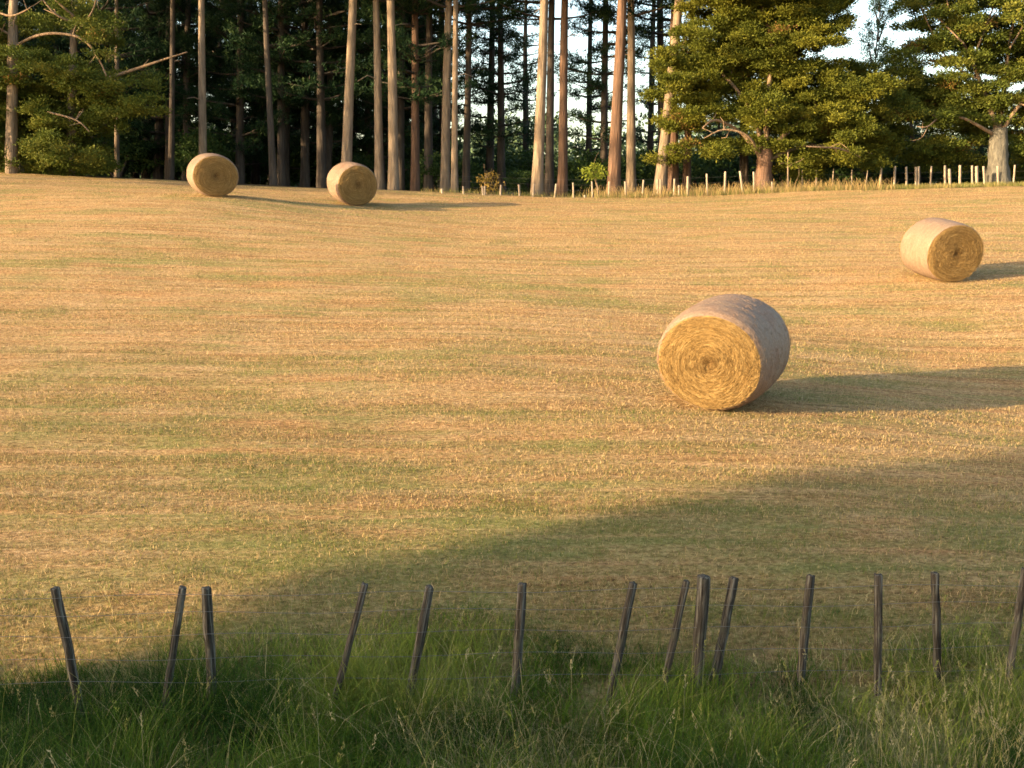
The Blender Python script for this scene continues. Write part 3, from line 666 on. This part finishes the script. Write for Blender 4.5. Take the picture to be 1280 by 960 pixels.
LP = [(50, 34, 26, 13), (118, 30, 30, 17), (130, 58, 16, 13), (18, 82, 44, 19), (75, 88, 40, 16), (112, 112, 36, 14), (142, 130, 34, 13), (176, 130, 26, 10), (28, 120, 50, 20), (84, 142, 44, 18), (128, 158, 28, 11),
      (25, 165, 50, 20), (82, 186, 46, 16), (18, 203, 45, 14), (112, 204, 26, 10), (-30, 100, 40, 36), (-42, 170, 44, 40), (62, 212, 38, 8), (142, 104, 22, 9), (50, 150, 60, 24, 1.5), (95, 12, 24, 8), (-30, 40, 36, 24), (0, 45, 20, 10), (60, 180, 60, 24, 1.8), (185, 110, 16, 6), (10, 60, 30, 12, 1)]
pad_tree('bushy_pine', gpt(16, Y), Y, LP,
 [[(20, 57, Y, .07), (45, 45, Y - .4, .065), (75, 42, Y - .5, .06), (105, 50, Y - .6, .06), (124, 75, Y - .6, .045), (133, 95, Y - 1, .03)], [(-10, 12, Y, .05), (14, 20, Y - .2, .05), (38, 10, Y - .6, .03)],
  [(15, 45, Y, .06), (-10, 30, Y - .5, .03)], [(92, 20, Y, .06), (75, 5, Y - .4, .05), (55, -15, Y - .6, .03)], [(92, 28, Y, .07), (70, 18, Y - .4, .05), (50, -5, Y - .6, .03)], [(96, 40, Y, .05), (115, 15, Y - .5, .04), (122, -10, Y - .6, .03)],
  [(60, 140, Y - 1, .04), (95, 150, Y - 1.5, .04), (112, 165, Y - 1.5, .02)]],
 'broad_leaf', 'pine_bark', 'bushy tree with bare pale curved limbs and dense foliage at the left edge', 'tree', 2, (.12, .055), 4.2, .17,
 [(14, 228, Y, .26), (15, 150, Y, .23), (16, 60, Y, .20), (17, 0, Y, .17), (18, -90, Y, .10)], None, .02, 1.0, 1.1, .9)
e = empty('pine_tree', gpt(92, Y + 1)); B = np.array(e.location); tag(e, 'pine trunk rising through the bushy tree, with bare pale upper branches', 'pine tree', 'tall pines along the far edge of the field')
mb = MB(); tube(mb, smooth_path([at(88, 228, Y + 1) - B, at(90, 120, Y + 1) - B, at(92, 40, Y + 1) - B, at(94, -60, Y + 1) - B, at(95, -300, Y + 1) - B]), np.linspace(.2, .08, 17), 12, .5, .04); link('trunk', mb.mesh('trunk', M['pine_bark'], True), e)
o = link('crown', PC['high'][0], e)
d = empty('dead_branch', at(134, 98, 44.5)); B = np.array(d.location); mb = MB()
tube(mb, smooth_path([at(134, 98, 44.5) - B, at(165, 88, 44.3) - B, at(200, 76, 44.2) - B, at(234, 65, 44) - B]), np.linspace(.085, .03, 13), 8, .5, .06)
tube(mb, [at(178, 84, 44.3) - B, at(186, 74, 44.3) - B], [.03, .01], 5)
bo = link('dead_branch', mb.mesh('dead_branch', M['limb'], True)); bo.location = d.location; bpy.data.objects.remove(d)
tag(bo, 'long pale dead branch sticking out slantwise from the bushy tree on the left', 'branch')
Y = 48.2
RP = [(1150, 18, 30, 18), (1192, 40, 33, 18), (1240, 22, 40, 22), (1292, 40, 38, 28), (1165, 62, 26, 14), (1215, 84, 36, 15), (1266, 92, 32, 16), (1132, 72, 16, 12), (1122, 100, 22, 13), (1166, 108, 32, 13), (1222, 122, 36, 14),
      (1278, 135, 34, 16), (1124, 140, 22, 11), (1160, 148, 32, 11), (1204, 152, 34, 12), (1132, 172, 16, 10), (1176, 184, 38, 11), (1232, 172, 24, 8), (1290, 182, 36, 18), (1335, 60, 50, 40), (1335, 140, 50, 40), (1240, -25, 70, 28), (1165, -20, 50, 18),
      (1200, 130, 60, 26, 2), (1240, 60, 60, 30, 2.2), (1118, 122, 16, 10), (1205, 200, 36, 10, 2), (1150, 195, 30, 12, 2), (1290, 210, 30, 14, 2), (1108, 150, 20, 20, 2)]
pad_tree('broadleaf_tree', gpt(1247, Y), Y, RP,
 [[(1247, 165, Y, .32), (1232, 120, Y, .24), (1212, 70, Y + .3, .18), (1190, 25, Y + .2, .1), (1180, -20, Y, .06)], [(1248, 165, Y, .3), (1256, 110, Y + .4, .22), (1262, 50, Y + .3, .14), (1275, -5, Y, .08)], [(1250, 168, Y, .25), (1275, 130, Y - .5, .18), (1310, 90, Y - .6, .1)],
  [(1245, 170, Y, .2), (1205, 148, Y - .8, .14), (1178, 145, Y - .3, .09), (1160, 158, Y - 1.8, .07), (1146, 158, Y - 1.8, .03)], [(1225, 100, Y + .2, .12), (1190, 80, Y + .2, .1), (1165, 40, Y + .2, .07), (1150, 5, Y, .04)],
  [(1215, 75, Y - .8, .12), (1230, 40, Y - .3, .1), (1245, 0, Y - .3, .06)], [(1205, 55, Y - 1.2, .09), (1180, 30, Y - .4, .08), (1158, 10, Y - .4, .05)], [(1262, 60, Y - .8, .1), (1280, 30, Y - .3, .08), (1292, -5, Y - .3, .05)], [(1160, 158, Y - 1.8, .04), (1152, 172, Y - 1.9, .03), (1140, 176, Y - 1.9, .02)]],
 'broad_leaf', 'grey_bark', 'broad old tree with a flared grey trunk and reddish limbs at the right edge', 'tree', 3, (.12, .06), 5.2, .18,
 [(1247, 236, Y, .75), (1247, 222, Y, .55), (1247, 200, Y, .44), (1248, 175, Y, .42), (1248, 160, Y, .36)], None, .03, 1.0, 1.1, .45)
for (u, w, lab) in ((842, 14, 'short thick reddish trunk under the left side of the cypress crown'), (858, 11, 'sunlit brown trunk, right one of a close pair under the cypress crown'), (930, 12, 'dark trunk just left of the reddish cypress trunk')):
    Yt = 49.5; pine(gpt(u, Yt), topx(u + (8 if u == 858 else 0), Yt), w / ppm(Yt), 12, PC['high'][1], lab, 'trunks under the cypress', 'red_bark' if u != 930 else 'dark_bark', int(u), 0)
# small trees and saplings by the far fence
Y = 45.6
pad_tree('young_tree', gpt(746, Y), Y, [(742, 212, 11, 8), (738, 218, 8, 6), (748, 217, 8, 6)], [[(746, 232, Y, .03), (743, 222, Y, .02), (741, 212, Y, .01)]], 'bright_leaf', 'pine_bark', 'small round headed yellow green young tree on a thin stem behind the far fence', 'young tree', 5, (.12, .07), 3, .12, [(747, 249, Y, .04), (747, 236, Y, .04), (744, 222, Y, .03)])
pad_tree('bush', gpt(608, Y + .6), Y + .6, [(608, 223, 8, 7), (602, 227, 6, 5), (614, 231, 6, 6)], [[(608, 242, Y + .6, .03), (606, 230, Y + .6, .02), (609, 216, Y + .6, .01)]], 'rust_leaf', 'pine_bark', 'rust coloured bush behind the far fence left of the middle', 'bush', 6, (.13, .07), 2.4, .14)
pad_tree('sapling', gpt(985, Y), Y, [(985, 205, 9, 5), (1000, 208, 10, 5), (978, 198, 6, 4)], [[(985, 210, Y, .03), (992, 204, Y, .02), (1000, 208, Y, .012)]], 'cypress_leaf', 'pine_bark', 'thin pale sapling stem standing in front of the cypress just right of its trunk', 'sapling', 7, (.13, .06), 2, .14, [(985, 240, Y, .045), (985, 220, Y, .04), (985, 190, Y, .02)])
# shrubs under the trees
def shrub_mesh(seed):
    r_ = np.random.RandomState(seed); mb = MB()
    for q in range(7):
        c = np.array([r_.uniform(-1.2, 1.2), r_.uniform(-.9, .9), r_.uniform(.5, 1.7)])
        C, D, w = pad_points(c, .9, .9, .7, r_, 520, .17); D = unit(D + .6 * r_.randn(len(C), 3))
        leaves(mb, C, D, .16 * (.6 + .8 * r_.rand(len(C))), .09, np.clip(.15 + .6 * r_.rand(w.max() + 1)[w] + .2 * r_.rand(len(C)), 0, 1), r_)
    st = MB()
    for q in range(5): tube(st, [np.array([r_.randn() * .1, r_.randn() * .1, -.1]), np.array([r_.randn() * .4, r_.randn() * .4, .7]), np.array([r_.randn() * .8, r_.randn() * .8, 1.6])], [.05, .035, .01], 6, .5, 0, r_)
    return mb.mesh('foliage', M['shrub_leaf']), st.mesh('stem', M['dark_bark'], True)
SH = [shrub_mesh(i) for i in (71, 72, 73)]
for i in range(64):
    u = -40 + 1380 * ((i * .618) % 1.0); Yv = 51 + 20 * rs.rand() if i % 3 else 58 + 28 * rs.rand(); b = gpt(u, Yv)
    e = empty('shrub', b, (0, 0, rs.rand() * 6.28)); sc = .7 + .7 * rs.rand() + .012 * (Yv - 50); e.scale = (sc, sc, sc * (.75 + .4 * rs.rand()) * (.95 if u > 560 else 1))
    zone = 'left' if u < 420 else ('middle' if u < 820 else 'right')
    tag(e, 'dark leafy shrub in deep shade under the trees, %s part of the tree line' % zone, 'shrub', 'dark shrubs under the trees, %s part' % zone)
    f, s_ = SH[i % 3]; link('foliage', f, e); link('stem', s_, e)
# far wood seen through the gaps
mb = MB(); r_ = np.random.RandomState(90)
for i in range(210):
    x = r_.uniform(-130, 150); y = r_.uniform(135, 190); hh = r_.uniform(6.5, 11) * (.85 + .3 * vn(x * .05, 0, 4)); z0 = float(plane(60))
    c = np.array([x, y, z0 + hh * .5]); C, D, w = pad_points(c, 3.2, 3.2, hh * .55, r_, 560, .6)
    leaves(mb, C, unit(D + .5 * r_.randn(len(C), 3)), .8, .5, np.clip(.2 + .6 * r_.rand(w.max() + 1)[w], 0, 1), r_)
tag(link('far_wood', mb.mesh('far_wood', M['far_leaf'])), 'distant hazy wood seen low through the gaps between the trunks', 'wood', kind='stuff')

# ------------------------------------------------------------ trees behind the photographer whose shadow crosses the foreground
B0 = np.array([-3.65, 7.1]) + SUN_H * 30; perp = np.array([.438, -.899])
for i, (off, up_, rr) in enumerate([(2.15, 0, 1.7), (3.9, 2, 1.6)]):
    c = B0 + perp * off + SUN_H * up_; b = np.array([c[0], c[1], float(H(c[0], c[1]))]); r_ = np.random.RandomState(600 + i)
    e = empty('hedgerow_tree', b); tag(e, 'dense tree standing behind the photographer outside the frame', 'tree', 'trees behind the photographer')
    mb = MB()
    for q in range(44):
        z = .7 + 12.5 * q / 43; R0 = rr; sg = 1 if q % 2 else -1; a_ = r_.rand() * .6 - .3; cc = np.array([perp[0] * sg * R0 * .42, perp[1] * sg * R0 * .42, z]) + np.array([a_, a_ * .5, 0])
        C, D, w = pad_points(cc, R0 * .62, R0 * .62, .8, r_, 1300, .15)
        leaves(mb, C, unit(D + .5 * r_.randn(len(C), 3)), .22, .14, .4, r_)
    link('crown', mb.mesh('crown', M['shrub_leaf']), e)
    mb = MB(); tube(mb, [(0, 0, -.2), (0, 0, 5), (0, 0, 11)], [.35, .28, .1], 12); link('trunk', mb.mesh('trunk', M['dark_bark'], True), e)
